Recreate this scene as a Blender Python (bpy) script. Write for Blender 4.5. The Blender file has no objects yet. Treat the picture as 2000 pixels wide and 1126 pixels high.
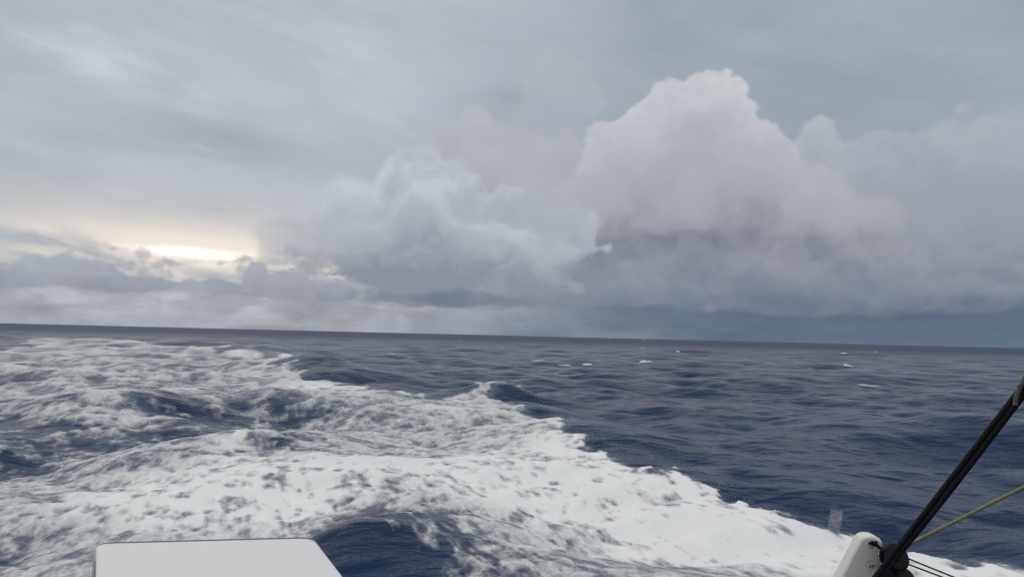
import bpy, bmesh, math, random
import numpy as np
from mathutils import Vector, Matrix

S = bpy.context.scene
R = math.radians
rng = np.random.default_rng(11)
random.seed(11)

# ---------------------------------------------------------------- camera
CAM_H = 2.4                       # eye height above the mean sea level, standing in the stern
FPX = 1482.0                      # focal length in pixels of the 2000 px wide photograph
PITCH, ROLL = R(3.55), R(1.40)
cam_data = bpy.data.cameras.new('camera')
cam = bpy.data.objects.new('camera', cam_data)
S.collection.objects.link(cam)
cam_data.sensor_width = 36.0
cam_data.lens = 36.0 * FPX / 2000.0
cam_data.clip_start = 0.05
cam_data.clip_end = 100000.0
CAM_M = Matrix.Translation((0, 0, CAM_H)) @ Matrix.Rotation(R(90) + PITCH, 4, 'X') @ Matrix.Rotation(ROLL, 4, 'Z')
cam.matrix_world = CAM_M
S.camera = cam
S.render.resolution_x, S.render.resolution_y = 1024, 576
S.view_settings.view_transform = 'Standard'
S.view_settings.look = 'None'
S.view_settings.exposure = 0.0
S.view_settings.gamma = 1.0
S.view_settings.use_curve_mapping = False


def ray(px, py):
    """world direction of a line of sight through a point of the photograph"""
    d = Vector(((px - 1000) / FPX, -(py - 563) / FPX, -1.0))
    return (CAM_M.to_3x3() @ d).normalized()


def at_z(px, py, z=0.0):
    d = ray(px, py)
    t = (z - CAM_H) / d.z
    return Vector((0, 0, CAM_H)) + d * t


def at_y(px, py, y):
    d = ray(px, py)
    return Vector((0, 0, CAM_H)) + d * (y / d.y)


def srgb(r, g, b):
    f = lambda c: c / 12.92 if c <= 0.04045 else ((c + 0.055) / 1.055) ** 2.4
    return (f(r / 255), f(g / 255), f(b / 255))


# ---------------------------------------------------------------- node helper
class N:
    """socket with arithmetic, so that node graphs can be written as formulas"""
    tree = None

    def __init__(self, s): self.s = s

    @staticmethod
    def node(t, **kw):
        n = N.tree.nodes.new(t)
        for k, v in kw.items(): setattr(n, k, v)
        return n

    @staticmethod
    def put(sock, v):
        if isinstance(v, N): N.tree.links.new(v.s, sock)
        elif isinstance(v, (tuple, list)):
            v = tuple(v)
            if len(sock.default_value) == 4 and len(v) == 3: v = v + (1.0,)
            sock.default_value = v
        else: sock.default_value = v

    @staticmethod
    def m(op, a, b=None, c=None, clamp=False):
        n = N.node('ShaderNodeMath', operation=op); n.use_clamp = clamp
        N.put(n.inputs[0], a)
        if b is not None: N.put(n.inputs[1], b)
        if c is not None: N.put(n.inputs[2], c)
        return N(n.outputs[0])

    def __add__(s, o): return N.m('ADD', s, o)
    def __radd__(s, o): return N.m('ADD', o, s)
    def __sub__(s, o): return N.m('SUBTRACT', s, o)
    def __rsub__(s, o): return N.m('SUBTRACT', o, s)
    def __mul__(s, o): return N.m('MULTIPLY', s, o)
    def __rmul__(s, o): return N.m('MULTIPLY', s, o)
    def __truediv__(s, o): return N.m('DIVIDE', s, o)


def step(x, a, b):
    n = N.node('ShaderNodeMapRange', interpolation_type='SMOOTHSTEP', clamp=True)
    N.put(n.inputs['Value'], x); N.put(n.inputs['From Min'], a); N.put(n.inputs['From Max'], b)
    return N(n.outputs['Result'])


def mix(f, a, b, blend='MIX'):
    n = N.node('ShaderNodeMix', data_type='RGBA', blend_type=blend); n.clamp_factor = True
    N.put(n.inputs['Factor'], f); N.put(n.inputs['A'], a); N.put(n.inputs['B'], b)
    for s in n.inputs:
        pass
    N.put([s for s in n.inputs if s.identifier == 'Factor_Float'][0], f)
    N.put([s for s in n.inputs if s.identifier == 'A_Color'][0], a)
    N.put([s for s in n.inputs if s.identifier == 'B_Color'][0], b)
    return N([s for s in n.outputs if s.identifier == 'Result_Color'][0])


def vmath(op, a, b=None, scale=None):
    n = N.node('ShaderNodeVectorMath', operation=op)
    N.put(n.inputs[0], a)
    if b is not None: N.put(n.inputs[1], b)
    if scale is not None: N.put(n.inputs['Scale'], scale)
    return N(n.outputs['Vector'])


def noise(vec, scale, detail=4.0, rough=0.5, dist=0.0, color=False, w=None):
    n = N.node('ShaderNodeTexNoise', noise_dimensions='3D')
    N.put(n.inputs['Vector'], vec)
    n.inputs['Scale'].default_value = scale; n.inputs['Detail'].default_value = detail
    n.inputs['Roughness'].default_value = rough; n.inputs['Distortion'].default_value = dist
    return N(n.outputs['Color' if color else 'Fac'])


def step_lin(x, a, b):
    n = N.node('ShaderNodeMapRange', interpolation_type='LINEAR', clamp=True)
    N.put(n.inputs['Value'], x); N.put(n.inputs['From Min'], a); N.put(n.inputs['From Max'], b)
    return N(n.outputs['Result'])


# ---------------------------------------------------------------- sky: daylight sky under an evening cloud cover
SUN_AZ, SUN_EL = -22.3, 5.3                   # degrees; azimuth from +Y towards +X
f32 = np.float32


def hash3(ix, iy, iz, seed):
    h = (ix.astype(np.uint32) * np.uint32(374761393) + iy.astype(np.uint32) * np.uint32(668265263)
         + iz.astype(np.uint32) * np.uint32(2246822519) + np.uint32((seed * 3266489917) & 0xffffffff))
    h = (h ^ (h >> np.uint32(13))) * np.uint32(1274126177)
    h = (h ^ (h >> np.uint32(16)))
    return (h & np.uint32(0xffffff)).astype(f32) * f32(2.0 / 16777215.0) - f32(1.0)


def vnoise3(x, y, z, seed=0):
    """smooth value noise in -1..1"""
    fx, fy, fz = np.floor(x), np.floor(y), np.floor(z)
    ix, iy, iz = fx.astype(np.int32), fy.astype(np.int32), fz.astype(np.int32)
    q = lambda t: t * t * t * (t * (t * 6 - 15) + 10)
    u, v, w = q((x - fx).astype(f32)), q((y - fy).astype(f32)), q((z - fz).astype(f32))
    r = 0
    for k in (0, 1):
        wk = w if k else 1 - w
        for j in (0, 1):
            wj = (v if j else 1 - v) * wk
            for i in (0, 1):
                r = r + hash3(ix + i, iy + j, iz + k, seed) * ((u if i else 1 - u) * wj)
    return r


def vnoise2(x, y, seed=0):
    fx, fy = np.floor(x), np.floor(y)
    ix, iy = fx.astype(np.int32), fy.astype(np.int32)
    q = lambda t: t * t * t * (t * (t * 6 - 15) + 10)
    u, v = q((x - fx).astype(f32)), q((y - fy).astype(f32))
    iz = np.zeros_like(ix)
    a = hash3(ix, iy, iz, seed) * (1 - u) + hash3(ix + 1, iy, iz, seed) * u
    b = hash3(ix, iy + 1, iz, seed) * (1 - u) + hash3(ix + 1, iy + 1, iz, seed) * u
    return a * (1 - v) + b * v


def fbm3(x, y, z, octaves=5, rough=0.5, seed=0):
    r, a, t = 0, 1.0, 0.0
    for o in range(octaves):
        r = r + a * vnoise3(x + 7.3 * o, y + 3.1 * o, z - 5.7 * o, seed + o)
        t += a; a *= rough
        x, y, z = x * 2.03, y * 2.03, z * 2.03
    return r / t * 1.6


def fbm2(x, y, octaves=5, rough=0.5, seed=0):
    r, a, t = 0, 1.0, 0.0
    for o in range(octaves):
        r = r + a * vnoise2(x + 7.3 * o, y + 3.1 * o, seed + o)
        t += a; a *= rough
        c, s_ = 0.8 * 2.03, 0.6 * 2.03
        x, y = c * x - s_ * y, s_ * x + c * y
    return r / t * 1.6


def sstep(x, a, b):
    t = np.clip((x - a) / (b - a), 0, 1)
    return t * t * (3 - 2 * t)


def lerp(m, a, b):
    """colours a, b (tuple or image) blended by m"""
    m = np.asarray(m)[..., None]
    return np.asarray(a, f32) * (1 - m) + np.asarray(b, f32) * m


def PX(x, y):
    """azimuth, elevation in degrees of a point of the photograph"""
    d = ray(x, y)
    return math.degrees(math.atan2(d.x, d.y)), math.degrees(math.asin(d.z))


def outline(pts): return [PX(*p) for p in pts]


def interp(az, pts):
    p = sorted(pts)
    return np.interp(az, [q[0] for q in p], [q[1] for q in p]).astype(f32)


def base_sky(az, el):
    """the high grey cover, the glow of the hidden sun and the murk along the horizon, for any direction"""
    a, e = np.radians(az), np.radians(el)
    X, Y, Z = (np.sin(a) * np.cos(e) * 57.3).astype(f32), (np.cos(a) * np.cos(e) * 57.3).astype(f32), (np.sin(e) * 57.3).astype(f32)
    # streaks that descend a little to the right, as the cover does
    st = fbm3(X * 0.055, Y * 0.055, Z * 0.20 + X * 0.035, 6, 0.52, 1)
    st2 = fbm3(X * 0.15 + st, Y * 0.15, Z * 0.62 + X * 0.10, 5, 0.55, 21)
    st3 = fbm3(X * 0.085 + 3, Y * 0.085 + st * 0.4, Z * 0.17, 5, 0.5, 41)
    right = sstep(az + st * 9, -14.0, 15.0) * sstep(-az, -170, -120)
    col = lerp(right, srgb(178, 186, 194), srgb(155, 166, 177))
    lum = 1.0 + st * 0.085 + st2 * 0.05 + st3 * 0.085
    # overcast cover: brightens from above the view to the zenith
    lum = lum * (1.0 + sstep(el, 20.0, 75.0) * 1.6)
    col = lerp(sstep(el, 24, 50) * 0.8, col, srgb(170, 170, 169)) * lum[..., None]
    # thin bright places, upper left
    for (tx, ty, ra, re_, amt) in ((195, 130, 4.4, 2.1, 0.75), (400, 215, 2.8, 1.0, 0.25), (395, 290, 1.8, 0.45, 0.4), (60, 290, 3.0, 0.6, 0.3), (620, 60, 6.0, 2.0, 0.25)):
        c = PX(tx, ty)
        ta, te = (az - c[0]) / ra, (el - c[1] + (az - c[0]) * 0.25) / re_
        m = np.clip(sstep(1.15 - np.sqrt(ta * ta + te * te) + st3 * 0.45 + st2 * 0.55, 0, 1.5), 0, 1)
        col = lerp(m * amt, col, srgb(204, 213, 221))
    # glow
    we = st2 * 0.9 + st * 0.5
    ga, ge = az - SUN_AZ, el - SUN_EL
    band = np.exp(-((ga + 2) ** 2 / 230.0 + np.where(ge > 0, (ge + we * 0.7) ** 2 / 8.5, ge ** 2 / 10.0)))
    col = lerp(np.clip(band * (0.75 + 0.7 * st2 + 0.3 * st3), 0, 0.95), col, srgb(226, 217, 207))
    near = np.exp(-((ga + 1) ** 2 / 85.0 + (ge + we * 0.5) ** 2 / 2.4))
    col = lerp(np.clip(near * (0.8 + 1.0 * st2), 0, 0.9), col, srgb(240, 231, 219))
    core = np.exp(-((ga + 0.6) ** 2 / 9.0 + (ge - 0.05 + we * 0.25) ** 2 / 0.085)) * np.clip(1.0 + 1.8 * st2, 0, 1.6)
    col = lerp(np.clip(core * 1.3, 0, 1), col, (1.12, 1.08, 0.97))
    # murk along the horizon: pale to the left, slate blue to the right
    hn = fbm3(X * 0.12, Y * 0.12, Z * 0.9, 5, 0.55, 61)
    pf = fbm3(X * 0.33 + 5, Y * 0.33, Z * 0.95 + hn * 0.5, 6, 0.6, 81)
    rt = sstep(az + hn * 6, -14.0, 17.0) * sstep(-az, -170, -110)
    hz = lerp(rt, srgb(157, 163, 173), srgb(90, 107, 127))
    hz = hz * (1.0 + pf * (0.22 - 0.08 * rt) + hn * 0.10)[..., None]
    warmp = np.exp(-((az + 20) ** 2 / 200 + (el - 2.2) ** 2 / 1.2)) * sstep(pf, 0.0, 0.8)
    hz = lerp(np.clip(warmp * 0.42, 0, 1), hz, srgb(212, 206, 202))
    dark = np.exp(-((az - 29.5) ** 2 / 30 + (el - 2.3 + hn * 0.4) ** 2 / 0.8))
    hz = lerp(dark * 0.6, hz, srgb(78, 93, 122))
    m = sstep(el + hn * 0.9 + pf * 0.5, 4.0, 2.4)
    col = lerp(m * 0.92, col, hz)
    return col


DET_AZ0, DET_AZ1, DET_EL0, DET_EL1, DET = -47.0, 47.0, -1.5, 31.0, 0.056
d_az = np.arange(DET_AZ0, DET_AZ1, DET, dtype=f32)
d_el = np.arange(DET_EL0, DET_EL1, DET, dtype=f32)


def up_matrix(n, cells, off):
    """rows: n samples over `cells` lattice cells; smooth interpolation weights"""
    t = np.linspace(0, cells, n, endpoint=False) + off
    i = np.floor(t).astype(int); f = t - i
    m = int(i.max()) + 4
    W = np.zeros((n, m), f32)
    r = np.arange(n)
    W[r, i] += ((1 - f) ** 3) / 6                       # cubic B-spline
    W[r, i + 1] += (3 * f ** 3 - 6 * f ** 2 + 4) / 6
    W[r, i + 2] += (-3 * f ** 3 + 3 * f ** 2 + 3 * f + 1) / 6
    W[r, i + 3] += (f ** 3) / 6
    return W


def grid_noise(shape, size, wave, g):
    """band of smooth noise on a regular grid (y, x, s); size in degrees, wave = lattice cell in degrees"""
    Ws = [up_matrix(n, L / wave, g.random()) for n, L in zip(shape, size)]
    lat = g.standard_normal([W.shape[1] for W in Ws]).astype(f32) * 1.6
    t = np.tensordot(Ws[2], lat, (1, 2))                # s, y, x
    t = np.tensordot(Ws[0], t, (1, 1))                  # y, s, x
    t = np.tensordot(t, Ws[1], (2, 1))                  # y, s, x
    return np.swapaxes(t, 1, 2)                         # y, x, s


def seg_distance(ax, ay, pts):
    """signed distance (degrees) to a closed outline, positive inside"""
    d2 = np.full(ax.shape, 1e9, f32); inside = np.zeros(ax.shape, bool)
    for (x0, y0), (x1, y1) in zip(pts, pts[1:] + pts[:1]):
        ex, ey = x1 - x0, y1 - y0
        t = np.clip(((ax - x0) * ex + (ay - y0) * ey) / (ex * ex + ey * ey + 1e-9), 0, 1)
        d2 = np.minimum(d2, (ax - x0 - t * ex) ** 2 + (ay - y0 - t * ey) ** 2)
        c = (y0 > ay) != (y1 > ay)
        inside ^= c & (ax < (x1 - x0) * (ay - y0) / (y1 - y0 + 1e-12) + x0)
    d = np.sqrt(d2)
    return np.where(inside, d, -d)


def box_blur(a, n, axis):
    if n < 1: return a
    k = 2 * n + 1
    pad = [(0, 0)] * a.ndim; pad[axis] = (n + 1, n)
    c = np.cumsum(np.pad(a, pad, mode='edge'), axis=axis, dtype=np.float64)
    hi = np.take(c, range(k, c.shape[axis]), axis); lo = np.take(c, range(0, c.shape[axis] - k), axis)
    return ((hi - lo) / k).astype(f32)


def volume_cloud(img, pts, lo, hi, seed, wave=4.0, amp=1.2, octs=6, rough=0.5, soft=0.5, dens=1.2, deep=5.0, base=None, base_soft=0.8,
                 ka=0.10, warm=None, lit=0.5, opacity=1.0, fade=None, turb=0.7, grad=0.45, mott=0.14):
    """a heap of cloud as a density field (azimuth, elevation, depth), lit from above and from the front left, composited over img"""
    g = np.random.default_rng(seed)
    P = outline(pts)
    m = 3.2
    x0, x1 = max(DET_AZ0, min(p[0] for p in P) - m), min(DET_AZ1, max(p[0] for p in P) + m)
    y0, y1 = max(DET_EL0, min(p[1] for p in P) - m), min(DET_EL1, max(p[1] for p in P) + m)
    ix = np.where((d_az >= x0) & (d_az < x1))[0]; iy = np.where((d_el >= y0) & (d_el < y1))[0]
    ax, ay = np.meshgrid(d_az[ix], d_el[iy])
    wx = fbm2(ax * 0.30, ay * 0.30, 4, 0.5, seed + 300) * turb
    wy = fbm2(ax * 0.30 + 40, ay * 0.30, 4, 0.5, seed + 310) * turb
    P_lo, P_hi = min(p[1] for p in P), max(p[1] for p in P)
    if base is not None: P_lo = PX(1000, base)[1]
    sd = seg_distance(ax + wx, ay + wy, P)
    ny, nx = ax.shape
    ns = 28
    s = np.linspace(-1, 1, ns).astype(f32)
    jit = (g.random((ny, nx)).astype(f32) - 0.5) * (2.0 / ns)
    size = (ny * DET, nx * DET, deep)
    nz = np.zeros((ny, nx, ns), f32)
    a, w, tot = 1.0, wave, 0.0
    for o in range(octs):
        b = grid_noise((ny, nx, ns), size, w, g)
        # rounded lobes with creases between them at the middle scales
        b = (np.abs(b) * 2.0 - 1.15) if o in (1, 2, 3, 4) else b
        nz += a * b; tot += a
        a *= rough; w *= 0.5
    nz /= tot; nz -= nz.mean()
    wdt = min(max(sd.max() * 0.45, 0.6), 2.6)
    sft = soft if np.isscalar(soft) else interp(ax, [(PX(q, 600)[0], v) for q, v in soft])[..., None]
    f = sd[..., None] - wdt * (s[None, None, :] + jit[..., None]) ** 2 + amp * nz
    rho = np.clip(f / sft, 0, 1); rho = rho * rho * (3 - 2 * rho) * sstep(sd, -2.9, -1.0)[..., None]
    if base is not None:
        bn = fbm2(ax * 0.25, ay * 1.3, 4, 0.5, seed)
        rho *= sstep(ay + bn * base_soft * 0.7, PX(1000, base)[1] - base_soft, PX(1000, base)[1] + base_soft)[..., None]
    ds = deep / ns
    # light from above: optical depth gathered row by row, spreading sideways on the way down
    acc = np.zeros((nx, ns), f32); top = np.empty_like(rho)
    for j in range(ny - 1, -1, -1):
        if j % 4 == 0:
            acc = box_blur(box_blur(acc, 3, 0), 1, 1)
        acc = acc + rho[j] * DET
        top[j] = acc
    front = (np.cumsum(rho, axis=2) - 0.5 * rho) * ds
    acc = np.zeros((ny, ns), f32); left = np.empty_like(rho)
    for i in range(nx):
        if i % 4 == 0:
            acc = box_blur(box_blur(acc, 3, 0), 1, 1)
        acc = acc + rho[:, i] * DET
        left[:, i] = acc
    L = 0.55 * np.exp(-top * ka * 3.0) + 0.25 * np.exp(-left * ka * 6) + 0.20 * np.exp(-top * ka * 0.9)
    L = L * (1 - lit) + lit * np.exp(-top * ka * 14)
    tau = rho * dens * 4.0 * ds
    T = np.exp(-(np.cumsum(tau, axis=2) - tau)); al = T * (1 - np.exp(-tau))
    A = al.sum(axis=2)
    Lm = (al * L).sum(axis=2) / np.maximum(A, 1e-4)
    yy = np.clip((ay - (P_lo + 0.5)) / (P_hi - P_lo - 0.5), 0, 1)
    lump = fbm2(ax * 0.22 + wx * 0.6, ay * 0.30 + wy * 0.6, 5, 0.55, seed + 77)
    Lm = np.clip(grad * (yy ** 0.8) + (1 - grad) * Lm + lump * mott, 0, 1)
    c = lerp(Lm, lo, hi)
    if warm is not None:
        c = lerp(np.clip(np.exp(-((Lm - 0.42) / 0.22) ** 2) * 0.6, 0, 1), c, warm)
    A = box_blur(box_blur(A * opacity, 1, 0), 1, 1); c = box_blur(box_blur(c, 1, 0), 1, 1)
    if fade is not None:
        A = A * interp(ax, [(PX(q, 600)[0], v) for q, v in fade])
    sub = img[iy[0]:iy[-1] + 1, ix[0]:ix[-1] + 1]
    img[iy[0]:iy[-1] + 1, ix[0]:ix[-1] + 1] = lerp(A, sub, c)


def build_sky():
    AX, AY = np.meshgrid(d_az, d_el)
    img = base_sky(AX, AY)
    # thin puff high behind the tower
    volume_cloud(img, [(990, 330), (1025, 160), (1052, 112), (1090, 140), (1160, 150), (1190, 190), (1140, 330)], srgb(166, 173, 183), srgb(178, 182, 190), 3,
                 wave=3, amp=1.3, soft=1.6, dens=0.25, opacity=0.7)
    # wide bank at the right
    volume_cloud(img, [(1380, 600), (1480, 330), (1540, 250), (1560, 226), (1610, 220), (1680, 240), (1800, 226), (1895, 212), (1960, 222), (2050, 222), (2300, 260), (2300, 600)],
                 srgb(124, 134, 149), srgb(178, 185, 193), 11, rough=0.56, wave=3.4, amp=1.1, soft=[(1400, 0.4), (1700, 0.8), (2000, 1.0)], dens=0.8, base=545, base_soft=1.6, ka=0.06, lit=0.25,
                 warm=srgb(158, 163, 172))
    # pale bank in the middle distance
    volume_cloud(img, [(600, 600), (760, 390), (850, 270), (905, 236), (985, 240), (1020, 262), (1110, 262), (1200, 290), (1300, 420), (1400, 600)],
                 srgb(148, 156, 168), srgb(180, 183, 191), 23, wave=3.2, amp=1.5, soft=0.9, dens=0.9, base=560, base_soft=1.6, ka=0.05, lit=0.3, opacity=0.95)
    # tall tower
    volume_cloud(img, [(900, 560), (1000, 420), (1080, 340), (1140, 280), (1165, 228), (1250, 212), (1310, 174), (1358, 140), (1395, 126), (1425, 144), (1455, 188), (1500, 222),
                       (1545, 256), (1580, 294), (1640, 318), (1690, 375), (1780, 430), (1900, 480), (2050, 560)],
                 srgb(118, 125, 139), srgb(203, 206, 211), 37, rough=0.58, wave=3.0, amp=1.3, soft=[(1000, 2.2), (1130, 0.9), (1200, 0.4), (1400, 0.3), (1550, 0.45), (1640, 0.8), (1720, 2.2)],
                 dens=1.0, base=478, base_soft=3.4, ka=0.05, lit=0.25, warm=srgb(174, 174, 180), deep=7, grad=0.7, mott=0.14, fade=[(900, 0), (1060, 0.25), (1130, 0.8), (1170, 1), (1660, 1), (1740, 0.75), (1850, 0.2), (1950, 0)])
    # dark low band under the tower
    volume_cloud(img, [(560, 620), (680, 575), (900, 540), (1150, 505), (1250, 478), (1400, 490), (1520, 515), (1640, 510), (1800, 535), (2000, 520), (2300, 520), (2300, 620)],
                 srgb(102, 116, 135), srgb(148, 153, 164), 51, mott=0.34, rough=0.56, wave=4, amp=1.5, soft=1.6, dens=0.8, base=590, base_soft=0.8, ka=0.12, lit=0.3, opacity=0.9)
    # near cumulus left of the middle
    volume_cloud(img, [(400, 575), (480, 430), (560, 395), (640, 350), (720, 340), (790, 300), (850, 288), (920, 335), (960, 380), (1000, 408), (1070, 415), (1120, 435),
                       (1165, 448), (1188, 466), (1160, 496), (1115, 520), (1140, 555), (1150, 590)],
                 srgb(136, 144, 156), srgb(196, 202, 209), 67, rough=0.52, wave=3.6, amp=1.7, soft=[(450, 3.0), (650, 2.0), (780, 1.0), (1000, 0.8), (1120, 0.6)], dens=1.0, base=562, base_soft=0.7,
                 ka=0.08, lit=0.5, warm=srgb(170, 177, 186), deep=6, mott=0.26, fade=[(360, 0.0), (480, 0.35), (620, 0.9), (700, 1.0), (1300, 1.0)])
    # bright gaps under the left flank of the near cumulus
    gn = fbm2(AX * 1.6, AY * 3.0, 5, 0.6, 501)
    for (px, py, rx, ry) in ((634, 524, 26, 22), (604, 538, 8, 10), (556, 522, 46, 7), (655, 541, 30, 6), (590, 505, 30, 5)):
        c = PX(px, py)
        e = ((AX - c[0]) / (rx / 1482 * 57.3)) ** 2 + ((AY - c[1]) / (ry / 1482 * 57.3)) ** 2
        img[:] = lerp(sstep(1.1 - e + gn * 1.1, 0.0, 1.4) * 0.75 * (e < 4), img, srgb(218, 211, 204))
    # low line of small cumulus in front of the glow
    volume_cloud(img, [(-300, 515), (-60, 530), (20, 528), (60, 506), (120, 500), (180, 520), (300, 540), (400, 546), (455, 550), (480, 545), (500, 540), (545, 534),
                       (600, 536), (640, 548), (700, 575), (660, 596), (-300, 600)],
                 srgb(136, 145, 159), srgb(168, 176, 187), 83, mott=0.4, rough=0.62, wave=1.6, amp=0.62, soft=0.24, dens=2.0, base=586, base_soft=0.4, ka=0.25, lit=0.2, deep=3, turb=0.3)
    volume_cloud(img, [(462, 590), (474, 548), (478, 524), (490, 511), (506, 507), (521, 513), (530, 532), (556, 536), (582, 541), (610, 560), (620, 590)], srgb(142, 149, 161), srgb(172, 178, 188), 97,
                 rough=0.62, wave=0.8, amp=0.36, soft=0.14, dens=2.2, base=588, base_soft=0.4, ka=0.3, lit=0.25, deep=2, turb=0.06)
    # scraps beside the glow
    for i, (cx, cy, rx, ry) in enumerate(((55, 453, 26, 5), (236, 499, 20, 5), (282, 497, 11, 4), (590, 500, 26, 9), (468, 520, 8, 5), (300, 523, 95, 7), (612, 515, 26, 30), (340, 536, 70, 4), (440, 531, 30, 3), (150, 545, 200, 8), (400, 508, 110, 2.5), (330, 516, 80, 3), (500, 497, 70, 3))):
        pts = [(cx + rx * math.cos(t), cy + ry * math.sin(t)) for t in np.linspace(0, 2 * math.pi, 10)[:-1]]
        volume_cloud(img, pts, srgb(144, 149, 159), srgb(168, 170, 177), 100 + i, wave=1.2, amp=0.8, soft=0.4, dens=1.2, deep=1.5, opacity=0.7, octs=6, turb=0.5, rough=0.65)
    return img


def make_image(name, arr):
    h, w = arr.shape[:2]
    im = bpy.data.images.new(name, w, h, alpha=False, float_buffer=True)
    im.colorspace_settings.name = 'Linear Rec.709'
    px = np.ones((h, w, 4), f32); px[..., :3] = arr
    im.pixels.foreach_set(px.ravel()); im.update(); im.pack()
    return im


world = bpy.data.worlds.new('World')
S.world = world
world.use_nodes = True
N.tree = world.node_tree
N.tree.nodes.clear()
det = make_image('cloud_field', build_sky())
gaz, gel = np.meshgrid((np.arange(768, dtype=f32) + 0.5) / 768 * 360 - 180, (np.arange(256, dtype=f32) + 0.5) / 256 * 93 - 3)
glob = make_image('cloud_cover', base_sky(gaz, gel))
tc = N.node('ShaderNodeTexCoord')
sep = N.node('ShaderNodeSeparateXYZ'); N.put(sep.inputs[0], N(tc.outputs['Generated']))
dx, dy, dz = (N(sep.outputs[i]) for i in range(3))
AZ = N.m('ARCTAN2', dx, dy) * 57.2958
EL = N.m('ARCSINE', dz) * 57.2958


def tex(im, u, v):
    c = N.node('ShaderNodeCombineXYZ'); N.put(c.inputs[0], u); N.put(c.inputs[1], v)
    n = N.node('ShaderNodeTexImage', interpolation='Cubic', extension='EXTEND'); n.image = im
    N.put(n.inputs[0], N(c.outputs[0]))
    return N(n.outputs['Color'])


cover = tex(glob, (AZ + 180.0) / 360.0, (EL + 3.0) / 93.0)
field = tex(det, (AZ - DET_AZ0) / (len(d_az) * DET), (EL - DET_EL0) / (len(d_el) * DET))
win = step(N.m('ABSOLUTE', AZ), 46.0, 38.0) * step(EL, 30.0, 26.0)
sky = N.node('ShaderNodeTexSky', sky_type='NISHITA')
sky.sun_disc = False
sky.sun_elevation = R(SUN_EL)
sky.sun_rotation = R(SUN_AZ)
clear = vmath('SCALE', N(sky.outputs[0]), scale=0.10)
col = mix(0.997, clear, mix(win, cover, field))          # a little clear sky shines through the cover
bg = N.node('ShaderNodeBackground')
N.put(bg.inputs['Color'], col); bg.inputs['Strength'].default_value = 1.0
out = N.node('ShaderNodeOutputWorld')
N.tree.links.new(bg.outputs[0], out.inputs[0])
world.cycles.sampling_method = 'MANUAL'
world.cycles.sample_map_resolution = 1024

# sun far behind the cloud cover: weak and very wide
sun_data = bpy.data.lights.new('sun', 'SUN')
sun_data.energy = 0.5
sun_data.angle = R(178)
sun_data.color = (1.0, 0.96, 0.91)
sun = bpy.data.objects.new('sun', sun_data)
S.collection.objects.link(sun)
sd = Vector((math.sin(R(SUN_AZ)) * math.cos(R(SUN_EL)), math.cos(R(SUN_AZ)) * math.cos(R(SUN_EL)), math.sin(R(SUN_EL))))
sun.rotation_euler = sd.to_track_quat('Z', 'Y').to_euler()
sun.location = (0, 0, 30)


# ---------------------------------------------------------------- helpers for objects
def link(o, parent=None):
    S.collection.objects.link(o)
    if parent is not None: o.parent = parent
    return o


def tag(o, label=None, cat=None, group=None, kind=None):
    if label: o['label'] = label
    if cat: o['category'] = cat
    if group: o['group'] = group
    if kind: o['kind'] = kind
    return o


def material(name):
    m = bpy.data.materials.new(name)
    m.use_nodes = True
    N.tree = m.node_tree
    return m, m.node_tree.nodes['Principled BSDF'], m.node_tree.nodes['Material Output']


def grid_mesh(name, X, Y, Z, keep=None, attrs=(), wrap=False):
    """quad mesh of a rows x columns lattice; keep: mask of quads"""
    nr, nc = X.shape
    idx = np.arange(nr * nc, dtype=np.int32).reshape(nr, nc)
    if wrap: idx = np.concatenate([idx, idx[:, :1]], 1)
    q = np.stack([idx[:-1, :-1], idx[:-1, 1:], idx[1:, 1:], idx[1:, :-1]], -1)[:, :, ::-1]
    q = q[keep] if keep is not None else q.reshape(-1, 4)
    co = np.stack([X, Y, Z], -1).reshape(-1, 3).astype(f32)
    if keep is not None:
        used = np.unique(q); remap = np.full(nr * nc, -1, np.int32); remap[used] = np.arange(len(used))
        co = co[used]; q = remap[q]
    me = bpy.data.meshes.new(name)
    me.vertices.add(len(co)); me.vertices.foreach_set('co', co.ravel())
    me.loops.add(q.size); me.loops.foreach_set('vertex_index', q.ravel().astype(np.int32))
    me.polygons.add(len(q)); me.polygons.foreach_set('loop_start', (np.arange(len(q)) * 4).astype(np.int32))
    me.update(calc_edges=True)
    me.shade_smooth()
    for an, av in attrs:
        v = av.reshape(-1)
        if keep is not None: v = v[used]
        a = me.attributes.new(an, 'FLOAT', 'POINT'); a.data.foreach_set('value', v.astype(f32))
    return me


# ---------------------------------------------------------------- the sea surface
WAKE_AZ = R(-20)                                   # the boat runs away from this bearing; its wake trails along it
wu, wv = (math.sin(WAKE_AZ), math.cos(WAKE_AZ)), (math.cos(WAKE_AZ), -math.sin(WAKE_AZ))

waves = []
wr = np.random.default_rng(5)
for i in range(95):
    L = 0.55 * (26.0 / 0.55) ** ((i + wr.random()) / 95)
    ang = R(200) + wr.normal() * (0.42 if L > 6 else 0.62)        # travelling direction: obliquely towards the boat
    k = 2 * math.pi / L
    slope = 0.027 * (0.9 if L < 2 else 1.15 if L < 7 else 0.95 if L < 14 else 0.45) * (0.75 + 0.5 * wr.random())
    waves.append((L, k * math.sin(ang), k * math.cos(ang), slope / k, wr.random() * 2 * math.pi, math.sin(ang), math.cos(ang)))


def spot(px, py, ax_, rad, z=0.0):
    """a patch of water seen at (px, py): centre, half width across and half length along the line of sight, metres"""
    p = at_z(px, py, z)
    return p.x, p.y, ax_, rad


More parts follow.
